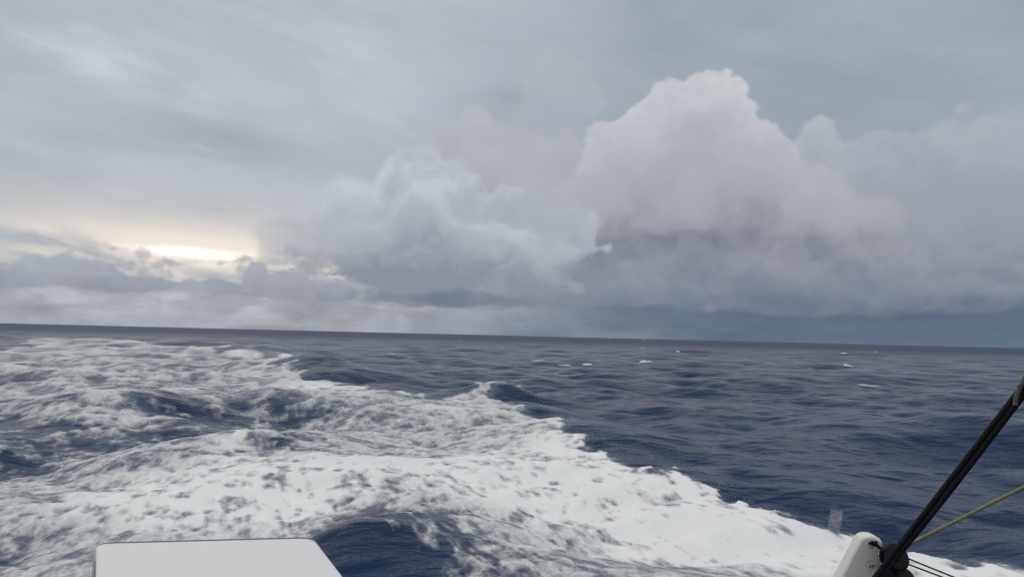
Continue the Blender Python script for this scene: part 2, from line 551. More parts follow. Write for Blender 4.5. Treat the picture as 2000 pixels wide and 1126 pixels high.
def bump_field(x, y, spots):
    r = np.zeros_like(x)
    for (cx, cy, wx_, wy_, rot, amp) in spots:
        d0 = math.hypot(cx, cy); ux, uy = cx / d0, cy / d0           # along, across the bearing of the spot
        c, s_ = math.cos(rot), math.sin(rot)
        al, ac = (x - cx) * ux + (y - cy) * uy, (x - cx) * uy - (y - cy) * ux
        al, ac = c * al - s_ * ac, s_ * al + c * ac
        e = (ac / wx_) ** 2 + (al / wy_) ** 2
        r += np.where(e < 9, np.exp(-np.minimum(e, 9)), 0) * amp
    return r


def hs(px, py, wx_, wy_, amp, rot=0.0, z=0.0):
    p = at_z(px, py, z)
    return (p.x, p.y, wx_, wy_, R(rot), amp)


humps = [                                             # heaps and hollows of the wake: across m, along m, height m
    hs(730, 1035, 1.15, 0.9, 0.22, 10), hs(800, 1110, 1.0, 0.6, -0.10), hs(480, 935, 0.9, 0.8, 0.15),
    hs(1000, 760, 1.7, 0.9, 0.56, -20, 0.5), hs(925, 768, 2.6, 1.0, 0.34, -20, 0.35), hs(1045, 772, 1.6, 1.0, -0.16), hs(1090, 780, 3.5, 2.5, -0.25),
    hs(470, 880, 1.3, 0.9, 0.34, 15), hs(545, 885, 0.9, 0.8, -0.18), hs(350, 850, 2.0, 2.2, -0.30), hs(270, 800, 2.2, 2.2, 0.42, 20), hs(480, 815, 3.0, 2.0, -0.22),
    hs(665, 742, 3.5, 2.2, 0.5, 0, 0.4), hs(580, 708, 4.0, 3.5, 0.8, 0, 0.6), hs(490, 678, 8.0, 6.0, 0.9, 0, 0.7), hs(655, 720, 3.5, 2.6, 0.55, 0, 0.5),
    hs(60, 880, 2.0, 1.5, -0.2), hs(200, 960, 1.5, 1.0, 0.15),
    hs(1090, 850, 1.2, 2.2, 0.20), hs(1215, 905, 1.0, 2.0, 0.17), hs(1350, 960, 0.9, 1.7, 0.15), hs(1520, 1030, 0.8, 1.3, 0.13), hs(1720, 1085, 0.7, 0.9, 0.10),
    hs(1030, 812, 1.4, 1.8, 0.22),
]


def sea_height(x, y, sp=None, chop=False):
    """height of the water; sp = local mesh spacing, shorter waves than it can carry are left out"""
    z = np.zeros_like(x); gx = np.zeros_like(x); gy = np.zeros_like(x)
    for (L, kx, ky, a, ph, sx, sy) in waves:
        w = a if sp is None else a * sstep(L, 2.2 * sp, 4.5 * sp)
        p = kx * x + ky * y + ph
        z += w * np.cos(p)
        if chop:
            s_ = w * np.sin(p) * -0.85
            gx -= s_ * sx; gy -= s_ * sy
    z += bump_field(x, y, humps)
    return (z, gx, gy) if chop else z


FINE, th_lim = 1000, R(39)
th = np.concatenate([np.linspace(-th_lim, th_lim, FINE, endpoint=False), np.linspace(th_lim, 2 * math.pi - th_lim, 110, endpoint=False)])
dist = np.concatenate([np.geomspace(0.6, 6.2, 24, endpoint=False), np.geomspace(6.2, 60.0, 540, endpoint=False), np.geomspace(60, 420, 210, endpoint=False), np.geomspace(420, 45000, 90)])
TH, DD = np.meshgrid(th.astype(f32), dist.astype(f32))
SP = np.gradient(dist)[:, None].astype(f32) * np.ones_like(TH)
X0, Y0 = DD * np.sin(TH), DD * np.cos(TH)
Zs, GX, GY = sea_height(X0, Y0, SP, chop=True)
far = sstep(DD, 2500, 900)
Zs *= far
XS, YS = X0 + GX * far, Y0 + GY * far

# ---- where the wake is white: an outline on the water and patches of thicker and thinner foam
LP = lambda x, y: (np.degrees(np.arctan2(x, y)), 25.0 * np.log(np.hypot(x, y)))


def surface(px, py):
    """first point of the water on the line of sight through (px, py)"""
    d = ray(px, py)
    if d.z > -0.004: return at_z(px, py, 0.0)
    t = np.geomspace(3.5, 500, 900)
    h = math.hypot(d.x, d.y)
    x, y, z = d.x / h * t, d.y / h * t, CAM_H + d.z / h * t
    under = np.nonzero(z < sea_height(x, y, np.interp(t, dist, np.gradient(dist))))[0]
    k_ = under[0] if len(under) else -1
    return Vector((x[k_], y[k_], z[k_]))


def lp(px, py, z=None):
    p = surface(px, py)
    return LP(p.x, p.y)


wake_outline = [lp(*q) for q in (
    (2300, 1200), (1975, 1128, 0.05), (1900, 1108, 0.08), (1790, 1080, 0.10), (1680, 1046, 0.10), (1570, 1014, 0.12), (1440, 984, 0.13), (1370, 952, 0.15), (1300, 916, 0.16),
    (1200, 887, 0.17), (1142, 870, 0.17), (1108, 834, 0.2), (1050, 802, 0.22), (1000, 786, 0.22), (982, 776, 0.4), (1014, 758), (1008, 744), (920, 754, 0.5), (850, 766, 0.25), (760, 762, 0.1),
    (690, 752, 0.2), (680, 738, 0.45), (610, 740), (600, 728), (675, 722, 0.4),
    (600, 720), (590, 706, 0.6), (560, 706), (585, 690, 0.6), (510, 686), (440, 678), (320, 668), (200, 661), (60, 659), (20, 664), (60, 674), (0, 683), (-150, 690), (-400, 720), (-700, 900), (-900, 1400), (2300, 1600))]
patches = [                                           # image spot, half sizes in px of the photograph, amount
    (720, 1080, 110, 80, -1.3), (810, 1080, 150, 42, -0.35), (640, 1110, 50, 60, -0.5), (850, 1095, 90, 40, -0.6), (960, 1110, 120, 30, -0.25), (900, 1035, 80, 20, -0.15),
    (200, 790, 420, 100, -0.27), (150, 720, 300, 40, -0.06), (330, 950, 300, 40, 0.28),
    (50, 860, 120, 50, -0.36), (20, 920, 70, 30, -0.2), (330, 815, 70, 42, -0.36), (430, 800, 100, 22, -0.42), (570, 792, 120, 14, -0.25), (390, 850, 70, 30, -0.25),
    (540, 862, 36, 18, -0.5), (620, 880, 60, 8, -0.25), (60, 1100, 130, 40, -0.28), (300, 935, 240, 34, 0.10),
    (250, 790, 60, 26, 0.30), (140, 780, 60, 30, 0.10), (460, 850, 45, 18, 0.35), (60, 745, 120, 10, -0.15), (300, 690, 90, 6, -0.2),
    (340, 672, 80, 5, -0.20), (250, 664, 200, 5, -0.15), (420, 690, 100, 9, 0.16), (640, 758, 140, 12, 0.30), (580, 728, 60, 8, 0.1), (640, 738, 50, 5, -0.35), (420, 715, 70, 8, -0.15),
    (1000, 900, 280, 60, 0.30), (1250, 970, 260, 60, 0.42), (1450, 1090, 260, 45, 0.30), (600, 930, 260, 30, 0.14), (900, 800, 120, 20, 0.12), (1100, 860, 120, 40, 0.15), (1550, 1070, 220, 50, 0.32), (930, 785, 60, 8, -0.12), (1850, 1115, 150, 30, 0.25),
    (1150, 1050, 160, 22, -0.14), (1180, 990, 70, 8, -0.2), (1300, 1115, 160, 25, -0.12), (400, 990, 300, 45, 0.26), (470, 1020, 60, 35, -0.10),
    (600, 985, 90, 45, 0.15), (100, 950, 120, 16, 0.15),
]
Apx, Bpx = LP(XS, YS)
Wx = fbm2(XS * 0.35, YS * 0.35, 4, 0.55, 201); Wy = fbm2(XS * 0.35 + 50, YS * 0.35, 4, 0.55, 207)
e_sd = seg_distance((Apx + Wx * 0.7).astype(f32), (Bpx + Wy * 1.2).astype(f32), wake_outline)
amount = np.full_like(XS, 0.68)
for (px, py, rx, ry, am) in patches:
    A0, B0 = lp(px, py)
    q0, q1, q2, q3 = (LP(*at_z(*q)[:2]) for q in ((px, py), (px + rx, py), (px, max(py - ry * 0.7, 660)), (px, py + ry * 0.7)))
    ra, rb = abs(q1[0] - q0[0]), max(abs(q2[1] - q3[1]) / 1.4, 0.5)
    e = ((Apx + Wx * 0.8 - A0) / ra) ** 2 + ((Bpx + Wy * 1.5 - B0) / rb) ** 2
    amount += np.exp(-np.minimum(e, 12)) * am

# foam texture: drawn out along the run of the boat
al, ac = XS * wu[0] + YS * wu[1], XS * wv[0] + YS * wv[1]
fo = np.zeros_like(XS); hf = np.zeros_like(XS); tot = 0
lam = 3.6
for o in range(12):
    # young foam close behind the boat is fine, the older trail has spread into larger flakes
    w = np.exp(-(np.log(lam / (0.014 * DD + 0.02)) / 1.15) ** 2) 
    st_ = 1.5 + 0.9 * sstep(DD, 20, 9)
    w = w * sstep(lam * st_, 1.3 * SP, 2.6 * SP)
    n = vnoise2(ac / lam + o * 3.7 + Wx * 0.4, al / (lam * st_) + o * 9.1 + Wy * 0.4, 230 + o) * 1.5
    n = 0.55 * n + 0.45 * (0.5 - np.abs(vnoise2(ac / lam + 31 + Wx * 0.4, al / (lam * st_) + o * 5 + Wy * 0.4, 260 + o)) * 2.2)
    fo += n * w
    if lam < 1.0: hf += n * lam * sstep(lam, 1.0 * SP, 2.4 * SP)
    lam *= 0.66
fo -= fo[:, :FINE].mean(axis=1, keepdims=True); fo /= np.maximum(fo[:, :FINE].std(axis=1, keepdims=True), 0.12)
big = fbm2(ac / 5.0 + 3, al / 8.0, 3, 0.5, 290)
edge = sstep(e_sd + fo * 0.17, -0.35, 1.0)
amount = np.clip(amount + big * 0.10, -1.6, 1.3)
p = 2.9 * (amount - 0.5) + fo - (1 - edge) * 7.0
milk = 0.22 * edge * sstep(amount, 0.25, 0.8)
cap = 0.74 + 0.26 * sstep(amount, 0.62, 0.95)
cover_a = milk + (cap - milk) * sstep(p, -2.2, 1.75)
thick = np.clip(p * 0.5 + 0.3, 0, 1.2)
aer = np.clip(edge * sstep(amount, -0.1, 0.7), 0, 1)

in_view = (np.abs(TH) < th_lim) & (DD < 420)
keepv = (cover_a > 0.004) & in_view
k = keepv
keepq = (k[:-1] | k[1:])[:, :]
keepq = (keepq[:, :-1] | keepq[:, 1:])

# ---- material of the water
water, bsdf, mo = material('sea_water')
at = N.node('ShaderNodeAttribute', attribute_name='aeration')
aerN = N(at.outputs['Fac'])
geo = N.node('ShaderNodeNewGeometry')
pos = N(geo.outputs['Position'])
rip = vmath('MULTIPLY', pos, (1.0, 1.7, 1.0))
b1 = noise(rip, 1.1, 4, 0.55, 0.3)
b2 = noise(vmath('ADD', rip, (13.0, 5.0, 0.0)), 5.0, 3, 0.5, 0.2)
bn = N.node('ShaderNodeBump'); bn.inputs['Strength'].default_value = 0.8; bn.inputs['Distance'].default_value = 0.15
b0 = noise(rip, 0.28, 4, 0.6, 0.2)
N.put(bn.inputs['Height'], b1 + b2 * 0.16 + b0 * 2.6)
tintn = noise(pos, 0.05, 2, 0.5)
base = mix(tintn, srgb(15, 41, 72), srgb(22, 49, 80))
base = mix(aerN * 0.5, base, srgb(66, 84, 112))
N.put(bsdf.inputs['Base Color'], base)
unr = N(N.node('ShaderNodeAttribute', attribute_name='unresolved').outputs['Fac'])
N.put(bsdf.inputs['Roughness'], 0.2 + unr * 0.26)
bsdf.inputs['IOR'].default_value = 1.14
N.tree.links.new(bn.outputs[0], bsdf.inputs['Normal'])

me = grid_mesh('sea', XS, YS, Zs, attrs=[('aeration', aer), ('unresolved', sstep(DD, 30, 450))], wrap=True)
me.materials.append(water)
sea = link(bpy.data.objects.new('sea', me))
tag(sea, 'dark blue open sea with a low wind chop reaching to the horizon', kind='structure')

# ---- the foam of the wake lies on the water with a thickness of its own
foam_m, bsdf, mo = material('sea_foam')
cv = N(N.node('ShaderNodeAttribute', attribute_name='cover').outputs['Fac'])
geo = N.node('ShaderNodeNewGeometry'); pos = N(geo.outputs['Position'])
mp = N.node('ShaderNodeMapping'); mp.inputs['Rotation'].default_value = (0, 0, -WAKE_AZ); mp.inputs['Scale'].default_value = (1.0, 0.6, 1.0)
mp.vector_type = 'POINT'
N.put(mp.inputs['Vector'], pos); fv = N(mp.outputs[0])
fn = noise(fv, 9.0, 4, 0.6, 0.4); fn2 = noise(fv, 2.2, 4, 0.55, 0.3)
vor = N.node('ShaderNodeTexVoronoi', feature='DISTANCE_TO_EDGE', voronoi_dimensions='2D')
wv_ = vmath('ADD', fv, vmath('SCALE', noise(fv, 4.0, 5, 0.65, color=True), scale=0.40))
N.put(vor.inputs['Vector'], wv_); vor.inputs['Scale'].default_value = 4.2
lace = step(N(vor.outputs['Distance']), 0.13, 0.0)
fine = noise(fv, 26.0, 3, 0.6)
midw = cv * (1.0 - cv) * 4.0                                   # where the foam is thin it breaks into a lace of bubbles
alpha = N.m('ADD', cv * 1.02 - midw * 0.10, ((fn - 0.5) * 0.5 + (fine - 0.5) * 0.5 + (lace - 0.22) * 0.20) * midw, clamp=True)
N.put(bsdf.inputs['Base Color'], mix(fn2, srgb(226, 225, 224), srgb(240, 238, 236)))
bsdf.inputs['Roughness'].default_value = 0.75
bsdf.inputs['Specular IOR Level'].default_value = 0.25
N.put(bsdf.inputs['Alpha'], alpha)
bn = N.node('ShaderNodeBump'); bn.inputs['Strength'].default_value = 0.6; bn.inputs['Distance'].default_value = 0.05
N.put(bn.inputs['Height'], fn * 0.5 + fn2); N.tree.links.new(bn.outputs[0], bsdf.inputs['Normal'])

Zf = Zs + 0.006 + np.maximum(0.05 * cover_a * np.clip(DD / 25, 0.3, 1.5) + hf * 0.06 * cover_a, 0.0)
fm = grid_mesh('wake_foam', XS, YS, Zf, keep=keepq, attrs=[('cover', cover_a)]) if False else None
nf = FINE
fm = grid_mesh('wake_foam', XS[:, :nf], YS[:, :nf], Zf[:, :nf], keep=keepq[:, :nf - 1], attrs=[('cover', cover_a[:, :nf])])
fm.materials.append(foam_m)
foam = link(bpy.data.objects.new('wake_foam', fm))
tag(foam, 'broad white churned foam trail of the boat spreading over the dark sea', 'foam', kind='stuff')


def sea_point(x, y):
    """where the water that rests at (x, y) stands in the wave pattern"""
    x = np.atleast_1d(np.asarray(x, float)); y = np.atleast_1d(np.asarray(y, float))
    d = np.hypot(x, y)
    sp = np.interp(d, dist, np.gradient(dist))
    z, gx, gy = sea_height(x, y, sp, chop=True)
    return x + gx, y + gy, z


def water_at(px, py):
    """highest water near the line of sight through (px, py)"""
    p = at_z(px, py, 0.25)
    d0 = p.length if p.length < 400 else 400
    d0 = math.hypot(p.x, p.y); ux, uy = p.x / d0, p.y / d0
    t = np.linspace(-0.12, 0.12, 161) * d0
    x, y, z = sea_point(p.x + ux * t, p.y + uy * t)
    # the point whose picture is closest to the wanted height
    M = CAM_M.inverted()
    best, bi = 1e9, 0
    for i in range(len(t)):
        q = M @ Vector((x[i], y[i], z[i] + 0.05))
        v = 563 - q.y / -q.z * FPX
        e = abs(v - py) - z[i] * 6.0
        if e < best: best, bi = e, i
    return p.x + ux * t[bi], p.y + uy * t[bi]


# ---- small breaking crests out on the open sea
white_m, bsdf, mo = material('breaking_foam')
geo = N.node('ShaderNodeNewGeometry'); pos = N(geo.outputs['Position'])
N.put(bsdf.inputs['Base Color'], mix(noise(pos, 4.0, 4, 0.6), srgb(200, 203, 206), srgb(238, 238, 236)))
bsdf.inputs['Roughness'].default_value = 0.8
crest_m, bsdf, mo = material('crest_foam')
geo = N.node('ShaderNodeNewGeometry'); pos = N(geo.outputs['Position'])
cv = N(N.node('ShaderNodeAttribute', attribute_name='cover').outputs['Fac'])
N.put(bsdf.inputs['Base Color'], srgb(226, 226, 226)); bsdf.inputs['Roughness'].default_value = 0.8
N.put(bsdf.inputs['Alpha'], N.m('ADD', cv, (noise(vmath('MULTIPLY', pos, (1, 0.5, 1)), 3.5, 4, 0.65) - 0.5) * 3.0 * cv * (1.15 - cv), clamp=True))
for (px, py, wpx, hk, lab) in (
        (1264, 707, 34, 1.0, 'brightest white breaking crest on the open sea, below the tall cloud tower'),
        (1148, 712, 24, 0.9, 'white breaking crest with a dark face, just to the left of the brightest breaking crest'),
        (1105, 713, 26, 0.45, 'thin white streak of a crest beside the white crest with a dark face'),
        (1655, 714, 20, 1.0, 'compact white breaking crest alone on the open sea towards the dark rigging ropes'),
        (592, 679, 16, 1.0, 'small white breaking crest just off the far tip of the foam trail'),
        (767, 690, 18, 0.8, 'small white crest on a dark peaked wave beyond the foam trail'),
        (1052, 704, 40, 0.35, 'faint long white streak on the sea above the breaking wake crest'),
        (1258, 680, 16, 0.7, 'small flat white crest halfway from the brightest breaking crest to the horizon'),
        (1648, 690, 14, 0.8, 'small white crest right above the compact crest near the rigging ropes'),
        (1695, 752, 44, 0.3, 'thin faint white streak on the smooth sea left of the dark rigging ropes'),
        (1325, 686, 11, 0.7, 'tiny white crest to the right of the small flat crest under the tall cloud'), (1256, 664, 12, 0.6, 'tiny white fleck on the horizon line right under the tall cloud'), (1580, 718, 14, 0.5, 'faint tiny white crest a little left of the compact crest near the ropes'), (1190, 661, 14, 0.5, 'tiny white fleck on the horizon line left of the tall cloud'), (1710, 687, 9, 0.6, 'tiny white crest near the horizon, rightmost of the far crests'), (900, 668, 9, 0.5, 'tiny white crest near the horizon straight beyond the breaking wake crest'), (1500, 708, 12, 0.5, 'faint tiny crest midway between the brightest crest and the compact crest')):
    cx, cy = water_at(px, py)
    d0 = math.hypot(cx, cy)
    half = 0.5 * wpx / FPX * d0 * 0.95
    nu, nv_ = 25, 11
    u, v = np.meshgrid(np.linspace(-1, 1, nu), np.linspace(-1, 1, nv_))
    rx_, ry_ = cy / d0, -cx / d0                        # across the line of sight
    depth = half * 0.55
    wob = fbm2((u * 2 + px).astype(f32), (v * 1.0 + py).astype(f32), 3, 0.55, 400)
    x = cx + (u * half) * rx_ + (v * depth + u * u * depth * 0.5 + wob * depth * 0.35) * cx / d0
    y = cy + (u * half) * ry_ + (v * depth + u * u * depth * 0.5 + wob * depth * 0.35) * cy / d0
    xs, ys, zs = sea_point(x.ravel(), y.ravel())
    prof = (1 - u ** 2) * (1 - v ** 2) * 1.25 - 0.25 + wob * 0.45
    top_ = np.clip(prof, -0.4, 1.0) * half * 0.26 * hk
    cm = grid_mesh('whitecap', xs.reshape(u.shape), ys.reshape(u.shape), zs.reshape(u.shape) + 0.03 + np.maximum(top_, -0.02), attrs=[('cover', np.clip(sstep(prof, -0.15, 0.75) * (0.35 + 0.65 * hk), 0, 1))])
    cm.materials.append(crest_m)
    tag(link(bpy.data.objects.new('whitecap', cm)), lab, 'whitecap', 'small breaking crests on the open sea')


# ---- spray: drops thrown up where the wake breaks
def drops(name, pts, rad, mat):
    base_v = [(0, 0, 1), (0, 0, -1), (1, 0, 0), (-1, 0, 0), (0, 1, 0), (0, -1, 0)]
    base_f = [(0, 2, 4), (0, 4, 3), (0, 3, 5), (0, 5, 2), (1, 4, 2), (1, 3, 4), (1, 5, 3), (1, 2, 5)]
    V, F = [], []
    for (p_, r_) in zip(pts, rad):
        o = len(V)
        V += [(p_[0] + r_ * a_[0], p_[1] + r_ * a_[1], p_[2] + r_ * a_[2] * 1.3) for a_ in base_v]
        F += [tuple(i + o for i in f_) for f_ in base_f]
    m_ = bpy.data.meshes.new(name); m_.from_pydata(V, [], F); m_.shade_smooth(); m_.materials.append(mat)
    return link(bpy.data.objects.new(name, m_))


P0 = at_z(1628, 1030, 0.1)
pts, rad = [], []
for i in range(3200):
    a_, b_ = random.random() + random.gauss(0, 0.05), random.random() ** 0.8 + random.gauss(0, 0.03)
    p_ = at_y(1615 + 24 * a_ + 8 * b_, 1038 - 44 * b_ + 4 * a_, P0.y + random.uniform(-0.12, 0.12))
    pts.append(p_); rad.append(random.uniform(0.0007, 0.0015))
tag(drops('spray_splash', pts, rad, white_m), 'small translucent upright splash of drops rising from the foam edge near the white post', 'splash', kind='stuff')
pts, rad = [], []
track = [(1000, 770), (1050, 806), (1105, 836), (1145, 868), (1215, 888), (1300, 914), (1370, 950), (1450, 990), (1560, 1016), (1680, 1050)]
for i in range(500):
    k_ = random.randrange(len(track) - 1); t_ = random.random()
    qx = track[k_][0] * (1 - t_) + track[k_ + 1][0] * t_; qy = track[k_][1] * (1 - t_) + track[k_ + 1][1] * t_
    g_ = at_z(qx, qy)
    sc_ = g_.length / 14
    x_, y_, z_ = sea_point(g_.x + random.gauss(-0.02, 0.06) * sc_, g_.y + random.gauss(0, 0.25) * sc_)
    pts.append((float(x_[0]), float(y_[0]), float(z_[0]) + abs(random.gauss(0.02, 0.05)) * sc_)); rad.append(random.uniform(0.002, 0.006) * sc_)
tag(drops('spray', pts, rad, white_m), 'loose white drops flying off the clean edge of the foam trail', 'spray', kind='stuff')


# ---------------------------------------------------------------- the boat's stern: locker, post, blocks and lines
def thing(name, label, cat, loc, group=None):
    o = bpy.data.objects.new(name, None); link(o)
    o.location = loc; o.empty_display_size = 0.1
    return tag(o, label, cat, group)


def part(name, bm, mat, parent, smooth=True, bevel=0.0, seg=3):
    """mesh built in world coordinates, stored relative to its parent's base"""
    bmesh.ops.recalc_face_normals(bm, faces=bm.faces)
    m_ = bpy.data.meshes.new(name)
    if parent is not None:
        off = -parent_loc(parent)
        bmesh.ops.translate(bm, verts=bm.verts, vec=off)
    bm.to_mesh(m_); bm.free()
    if smooth: m_.shade_smooth()
    m_.materials.append(mat)
    o = link(bpy.data.objects.new(name, m_), parent)
    if bevel:
        b = o.modifiers.new('bevel', 'BEVEL'); b.width = bevel; b.segments = seg; b.limit_method = 'ANGLE'; b.angle_limit = R(40)
        o.modifiers.new('weighted', 'WEIGHTED_NORMAL')
    return o


def parent_loc(o):
    v = Vector(o.location)
    while o.parent is not None:
        o = o.parent; v += Vector(o.location)
    return v


def prism(poly, depth):
    """solid from a planar outline (list of Vectors), pushed along the vector depth"""
    bm = bmesh.new()
    a_ = [bm.verts.new(p_) for p_ in poly]; b_ = [bm.verts.new(Vector(p_) + depth) for p_ in poly]
    bm.faces.new(a_); bm.faces.new(b_[::-1])
    n_ = len(poly)
    for i in range(n_): bm.faces.new((a_[i], a_[(i + 1) % n_], b_[(i + 1) % n_], b_[i]))
    return bm


def tube(path, radius, sides=10, bm=None, caps=True):
    bm = bm or bmesh.new()
    path = [Vector(p_) for p_ in path]
    rings = []
    up = Vector((0.3, 0.9, 0.2)).normalized()
    for i, p_ in enumerate(path):
        t = (path[min(i + 1, len(path) - 1)] - path[max(i - 1, 0)]).normalized()
        a_ = t.cross(up).normalized(); b_ = t.cross(a_)
        r_ = radius[i] if isinstance(radius, (list, tuple)) else radius
        rings.append([bm.verts.new(p_ + (a_ * math.cos(q) + b_ * math.sin(q)) * r_) for q in [2 * math.pi * k_ / sides for k_ in range(sides)]])
    for r0, r1 in zip(rings, rings[1:]):
        for k_ in range(sides): bm.faces.new((r0[k_], r0[(k_ + 1) % sides], r1[(k_ + 1) % sides], r1[k_]))
    if caps:
        bm.faces.new(rings[0][::-1]); bm.faces.new(rings[-1])
    return bm


def smooth_path(pts, n=24):
    pts = [Vector(p_) for p_ in pts]
    out_ = []
    for i in range(len(pts) - 1):
        p0, p1, p2, p3 = pts[max(i - 1, 0)], pts[i], pts[i + 1], pts[min(i + 2, len(pts) - 1)]
        for k_ in range(n):
            t = k_ / n
            out_.append(0.5 * ((2 * p1) + (p2 - p0) * t + (2 * p0 - 5 * p1 + 4 * p2 - p3) * t * t + (3 * p1 - p0 - 3 * p2 + p3) * t ** 3))
    return out_ + [pts[-1]]


def laid_rope(path, radius, strands=3, pitch=0.05, sides=7, bm=None):
    """rope of twisted strands along a path"""
    bm = bm or bmesh.new()
    L = 0; Ls = [0]
    for a_, b_ in zip(path, path[1:]): L += (b_ - a_).length; Ls.append(L)
    n_ = max(int(L / pitch * 8), 8)
    xs = [np.interp(np.linspace(0, L, n_), Ls, [p_[i] for p_ in path]) for i in range(3)]
    P_ = [Vector(q) for q in zip(*xs)]
    up = Vector((0.3, 0.9, 0.2)).normalized()
    for s_ in range(strands):
        pp = []
        for i, p_ in enumerate(P_):
            t = (P_[min(i + 1, n_ - 1)] - P_[max(i - 1, 0)]).normalized()
            a_ = t.cross(up).normalized(); b_ = t.cross(a_)
            q = 2 * math.pi * (i / (n_ - 1) * L / pitch + s_ / strands)
            pp.append(p_ + (a_ * math.cos(q) + b_ * math.sin(q)) * radius * 0.5)
        tube(pp, radius * 0.56, sides, bm)
    return bm


def disc(center, axis, radius, height, n=36, bm=None, round_=0.25):
    """lens-edged disc: profile turned round an axis"""
    bm = bm or bmesh.new()
    axis = Vector(axis).normalized(); a_ = axis.orthogonal().normalized(); b_ = axis.cross(a_)
    prof = [(0.0, -0.5), (1 - round_, -0.5), (1 - round_ * 0.3, -0.38), (1.0, -0.15), (1.0, 0.15), (1 - round_ * 0.3, 0.38), (1 - round_, 0.5), (0.0, 0.5)]
    rows = []
    for (r_, h_) in prof:
        c_ = Vector(center) + axis * (h_ * height)
        rows.append([bm.verts.new(c_)] if r_ == 0 else [bm.verts.new(c_ + (a_ * math.cos(q) + b_ * math.sin(q)) * r_ * radius) for q in [2 * math.pi * k_ / n for k_ in range(n)]])
    for r0, r1 in zip(rows, rows[1:]):
        for k_ in range(n):
            k2 = (k_ + 1) % n
            if len(r0) == 1: bm.faces.new((r0[0], r1[k2], r1[k_]))
            elif len(r1) == 1: bm.faces.new((r0[k_], r0[k2], r1[0]))
            else: bm.faces.new((r0[k_], r0[k2], r1[k2], r1[k_]))
    return bm


def rounded(poly, radii, n=7):
    out_ = []
    m_ = len(poly)
    for i in range(m_):
        p_, a_, b_ = Vector(poly[i]), Vector(poly[i - 1]), Vector(poly[(i + 1) % m_])
        r_ = radii[i]
        if r_ <= 0: out_.append(p_); continue
        u_, v_ = (a_ - p_).normalized(), (b_ - p_).normalized()
        for k_ in range(n + 1):
            t = k_ / n
            out_.append((p_ + u_ * r_) * (1 - t) ** 2 + p_ * 2 * t * (1 - t) + (p_ + v_ * r_) * t * t)
    return out_


def plain(name, c, rough=0.5, spec=0.5, grain=0.0, gscale=40.0, bump=0.0, c2=None):
    m_, b_, o_ = material(name)
    t = N.node('ShaderNodeTexCoord'); v = N(t.outputs['Object'])
    n1 = noise(v, gscale, 5, 0.6)
    c2 = c2 or tuple(min(1, q * 0.8) for q in c)
    N.put(b_.inputs['Base Color'], mix(step(n1, 0.35, 0.68) * grain, c, c2))
    N.put(b_.inputs['Roughness'], rough + (n1 - 0.5) * 0.15)
    b_.inputs['Specular IOR Level'].default_value = spec
    if bump:
        bb = N.node('ShaderNodeBump'); bb.inputs['Strength'].default_value = 0.5; bb.inputs['Distance'].default_value = bump
        N.put(bb.inputs['Height'], noise(v, gscale * 2, 3, 0.5)); N.tree.links.new(bb.outputs[0], b_.inputs['Normal'])
    return m_


gel = plain('white_gelcoat', srgb(221, 219, 218), 0.5, 0.25, 0.35, 6.0, 0.0, srgb(212, 210, 210))
gel_grey = plain('grey_gelcoat', srgb(150, 153, 160), 0.5, 0.4, 0.3, 8.0)
trim_m = plain('grey_rubber', srgb(96, 98, 106), 0.6, 0.3, 0.4, 30.0)
rubber = plain('black_rubber', srgb(18, 18, 20), 0.6, 0.3, 0.4, 30.0)
rope_black = plain('black_rope', srgb(15, 16, 18), 0.75, 0.2, 0.9, 170.0, 0.0012, srgb(44, 44, 43))
rope_grey = plain('grey_rope', srgb(120, 113, 104), 0.85, 0.2, 0.8, 90.0, 0.001, srgb(74, 70, 66))
rope_yellow = plain('yellow_rope', srgb(134, 138, 98), 0.8, 0.2, 0.8, 160.0, 0.001, srgb(100, 104, 72))
plastic = plain('black_plastic', srgb(13, 13, 14), 0.5, 0.2, 0.6, 60.0, 0.0, srgb(26, 26, 28))

# locker lid: its rear corners are seen, the front runs on below the picture
zl = 1.78
lidp = [Vector((-1.171, 2.21, zl)), Vector((-0.579, 2.325, zl)), Vector((-0.235, 1.605, zl)), Vector((-0.845, 1.607, zl))]
lk = thing('stern_locker', 'flat white fibreglass locker lid with rounded corners at the stern', 'locker', (-0.71, 1.94, 0.55))
poly = rounded([p_.copy() for p_ in lidp], [0.045, 0.05, 0.05, 0.05])
part('lid', prism(poly, Vector((0, 0, -0.035))), gel, lk, bevel=0.008, seg=4)
cen = sum(lidp, Vector()) / 4
off4 = [Vector((-0.010, 0.024, 0)), Vector((-0.006, 0.026, 0)), Vector((-0.006, 0, 0)), Vector((-0.010, 0, 0))]
part('gasket', prism(rounded([p_ + o_ + Vector((0, 0, -0.0035)) for p_, o_ in zip(lidp, off4)], [0.05] * 4), Vector((0, 0, -0.020))), trim_m, lk, bevel=0.004)
grow2 = [p_ + (p_ - cen).normalized() * 0.004 + Vector((-0.004, 0.002, -0.0365)) for p_ in lidp]
part('body', prism(rounded(grow2, [0.05] * 4), Vector((0, 0, -1.15))), gel_grey, lk, bevel=0.006)

# white post
POST_Y = 2.02
outl = [(1600, 1212), (1643, 1126), (1662, 1089), (1681, 1053), (1688, 1047.5), (1698, 1045.6), (1709.5, 1047), (1720.5, 1052.5), (1726, 1059.5), (1725, 1065.5), (1719.5, 1072),
        (1717.5, 1082), (1722.5, 1096), (1723.3, 1103), (1718, 1115.5), (1709.5, 1128), (1672, 1212)]
post_m, pb, po = material('post_gelcoat')
tc_ = N.node('ShaderNodeTexCoord'); v_ = N(tc_.outputs['Object'])
basec = mix(step(noise(v_, 14.0, 4, 0.6), 0.4, 0.7) * 0.4, srgb(228, 223, 213), srgb(212, 206, 196))
pl_ = Vector((0.91, 2.03, 0.9))


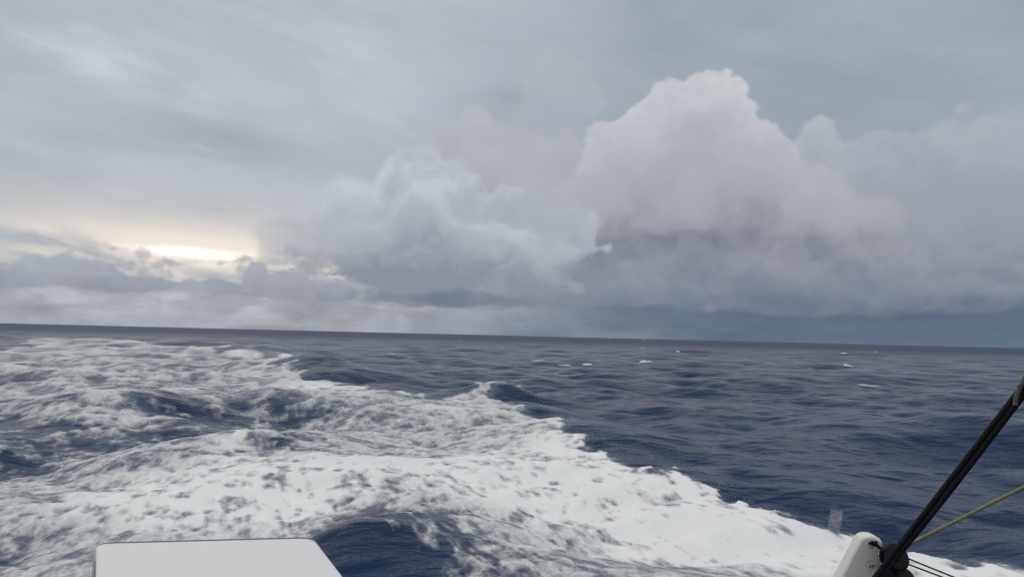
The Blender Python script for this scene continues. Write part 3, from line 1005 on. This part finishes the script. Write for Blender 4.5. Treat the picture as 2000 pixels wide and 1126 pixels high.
def stain(px, py, r_, lo_, hi_, sc_, c_, basec, amt):
    q = at_y(px, py, POST_Y) - pl_
    dv = vmath('SUBTRACT', v_, tuple(q))
    ln = N.node('ShaderNodeVectorMath', operation='LENGTH'); N.put(ln.inputs[0], dv)
    m_ = step(N(ln.outputs['Value']), r_, r_ * 0.2) * step(noise(v_, sc_, 4, 0.65), lo_, hi_)
    return mix(m_ * amt, basec, c_)


basec = stain(1700, 1103, 0.020, 0.44, 0.60, 160.0, srgb(58, 56, 54), basec, 0.9)
basec = stain(1712, 1108, 0.016, 0.48, 0.62, 220.0, srgb(80, 76, 72), basec, 0.8)
basec = stain(1703, 1068, 0.007, 0.35, 0.55, 150.0, srgb(160, 118, 66), basec, 0.9)
basec = stain(1706, 1061, 0.010, 0.30, 0.6, 120.0, srgb(70, 66, 60), basec, 0.8)
N.put(pb.inputs['Base Color'], basec); pb.inputs['Roughness'].default_value = 0.5
pt = thing('stern_post', 'weathered white rounded post with rust and dark scuffs beside the black block', 'post', pl_)
part('upright', prism([at_y(x_, y_, POST_Y) for x_, y_ in outl], Vector((0.004, 0.05, 0.0))), post_m, pt, bevel=0.009, seg=4)
# knot that ties the block to the post
kn = [at_y(1699, 1060.5, 2.018), at_y(1703, 1058, 2.008), at_y(1709, 1060, 2.006), at_y(1713, 1064, 2.006), at_y(1718, 1068.5, 2.004), at_y(1725, 1073, 2.002)]
lash = thing('lashing', 'short knotted black cord tying the block to the white post', 'cord', kn[0])
part('cord', laid_rope(smooth_path(kn, 6), 0.0042, 3, 0.02), rope_black, lash)
kb = bmesh.new()
for i, (x_, y_) in enumerate(((1705, 1059), (1709, 1062), (1711, 1059.5), (1707, 1063))):
    c_ = at_y(x_, y_, 2.004)
    bmesh.ops.create_icosphere(kb, subdivisions=2, radius=0.0062 - 0.0006 * i, matrix=Matrix.Translation(c_) @ Matrix.Rotation(i, 4, 'Y') @ Matrix.Diagonal((1.25, 0.8, 0.85, 1)))
part('knot', kb, rope_black, lash)


def block(name_label, cpx, cpy, y_, radius, axis, head, head_r):
    c_ = at_y(cpx, cpy, y_)
    b_ = thing('pulley_block', name_label, 'pulley', c_, 'black pulley blocks at the stern')
    ax_ = Vector(axis).normalized()
    for s_ in (-1, 1):
        ch = part('cheek', disc(c_ + ax_ * s_ * 0.011, ax_, radius, 0.007), plastic, b_)
        part('axle_cap', disc(c_ + ax_ * s_ * 0.0155, ax_, radius * 0.3, 0.004, 20), rubber, ch)
    part('sheave', disc(c_, ax_, radius * 0.86, 0.013, 32, None, 0.1), rubber, b_)
    hp = at_y(head[0], head[1], y_ - 0.002)
    hb = bmesh.new()
    bmesh.ops.create_uvsphere(hb, u_segments=18, v_segments=12, radius=head_r, matrix=Matrix.Translation(hp) @ Matrix.Diagonal((1.05, 1.0, 1.1, 1)))
    part('swivel', hb, plastic, b_)
    part('strap', tube([hp, hp.lerp(c_, 0.45) - ax_ * 0.012, c_ - ax_ * 0.016], [head_r * 0.55, head_r * 0.5, head_r * 0.4], 10), plastic, b_)
    return b_


block('round black pulley block lashed to the top of the white post', 1746, 1088, 1.985, 0.0345, (0.25, -1.0, 0.55), (1728, 1074), 0.0105)
block('lower black pulley block half hidden below the round block', 1757, 1134, 1.995, 0.036, (-0.2, -0.9, 0.75), (1736, 1124), 0.010)

# dark double rope of the rigging
RB = lambda x_, y_: at_y(x_, y_, float(np.interp(x_, [1600, 1720, 2000, 2250], [1.97, 1.945, 1.72, 1.5])))
for dx_, lab in ((0.0, 'upper strand of the dark double rope running up to the frame edge'), (1.0, 'lower strand of the dark double rope with pale worn flecks')):
    e = [(1668, 1189), (1709.5, 1126), (1830, 970), (1978, 779), (2060, 673), (2200, 492)] if dx_ == 0 else [(1679, 1189), (1720.5, 1126), (1846, 970), (1989, 784), (2068, 682), (2210, 498)]
    P_ = [RB(*q) for q in e]
    o = part('rigging_rope', tube(smooth_path(P_, 10), 0.0066, 14), rope_black, None)
    tag(o, lab, 'rope', 'dark double rope of the rigging')
# grey eye splice where the double rope ends
ey = [RB(1976, 790), RB(1978, 776), RB(1987, 752), RB(2003, 727), RB(2030, 696), RB(2062, 664), RB(2078, 668), RB(2066, 700), RB(2036, 742), RB(2012, 772), RB(1996, 786)]
ey = [p_ + Vector((0, -0.012, 0)) for p_ in ey]
o = part('rope_eye', tube(smooth_path(ey, 6), 0.0056, 12), rope_grey, None)
tag(o, 'frayed grey rope eye wrapped round the upper end of the dark double rope', 'rope')
# yellow-green line
o = part('yellow_line', tube(smooth_path([at_y(1752, 1075, 2.06), at_y(1784, 1057.5, 2.055), at_y(1890, 1005, 2.05), at_y(2000, 950, 2.04), at_y(2300, 802, 2.02)], 10), 0.0045, 12), rope_yellow, None)
tag(o, 'thin yellow green line running from behind the dark double rope', 'rope')
# two thin black cords leaving the block
for e, lab in ((((1752, 1080), (1773, 1089.5), (1863, 1126), (2000, 1180)), 'upper of the two thin black cords leaving the round pulley block'),
               (((1748, 1090), (1769, 1099), (1843, 1127), (1990, 1184)), 'lower of the two thin black cords leaving the round pulley block')):
    o = part('thin_cord', laid_rope(smooth_path([at_y(x_, y_, 1.99) for x_, y_ in e], 8), 0.0023, 3, 0.015, 6), rope_black, None)
    tag(o, lab, 'cord', 'thin black cords from the round block')
print('TRIS', len(me.polygons) * 2, len(fm.polygons) * 2)
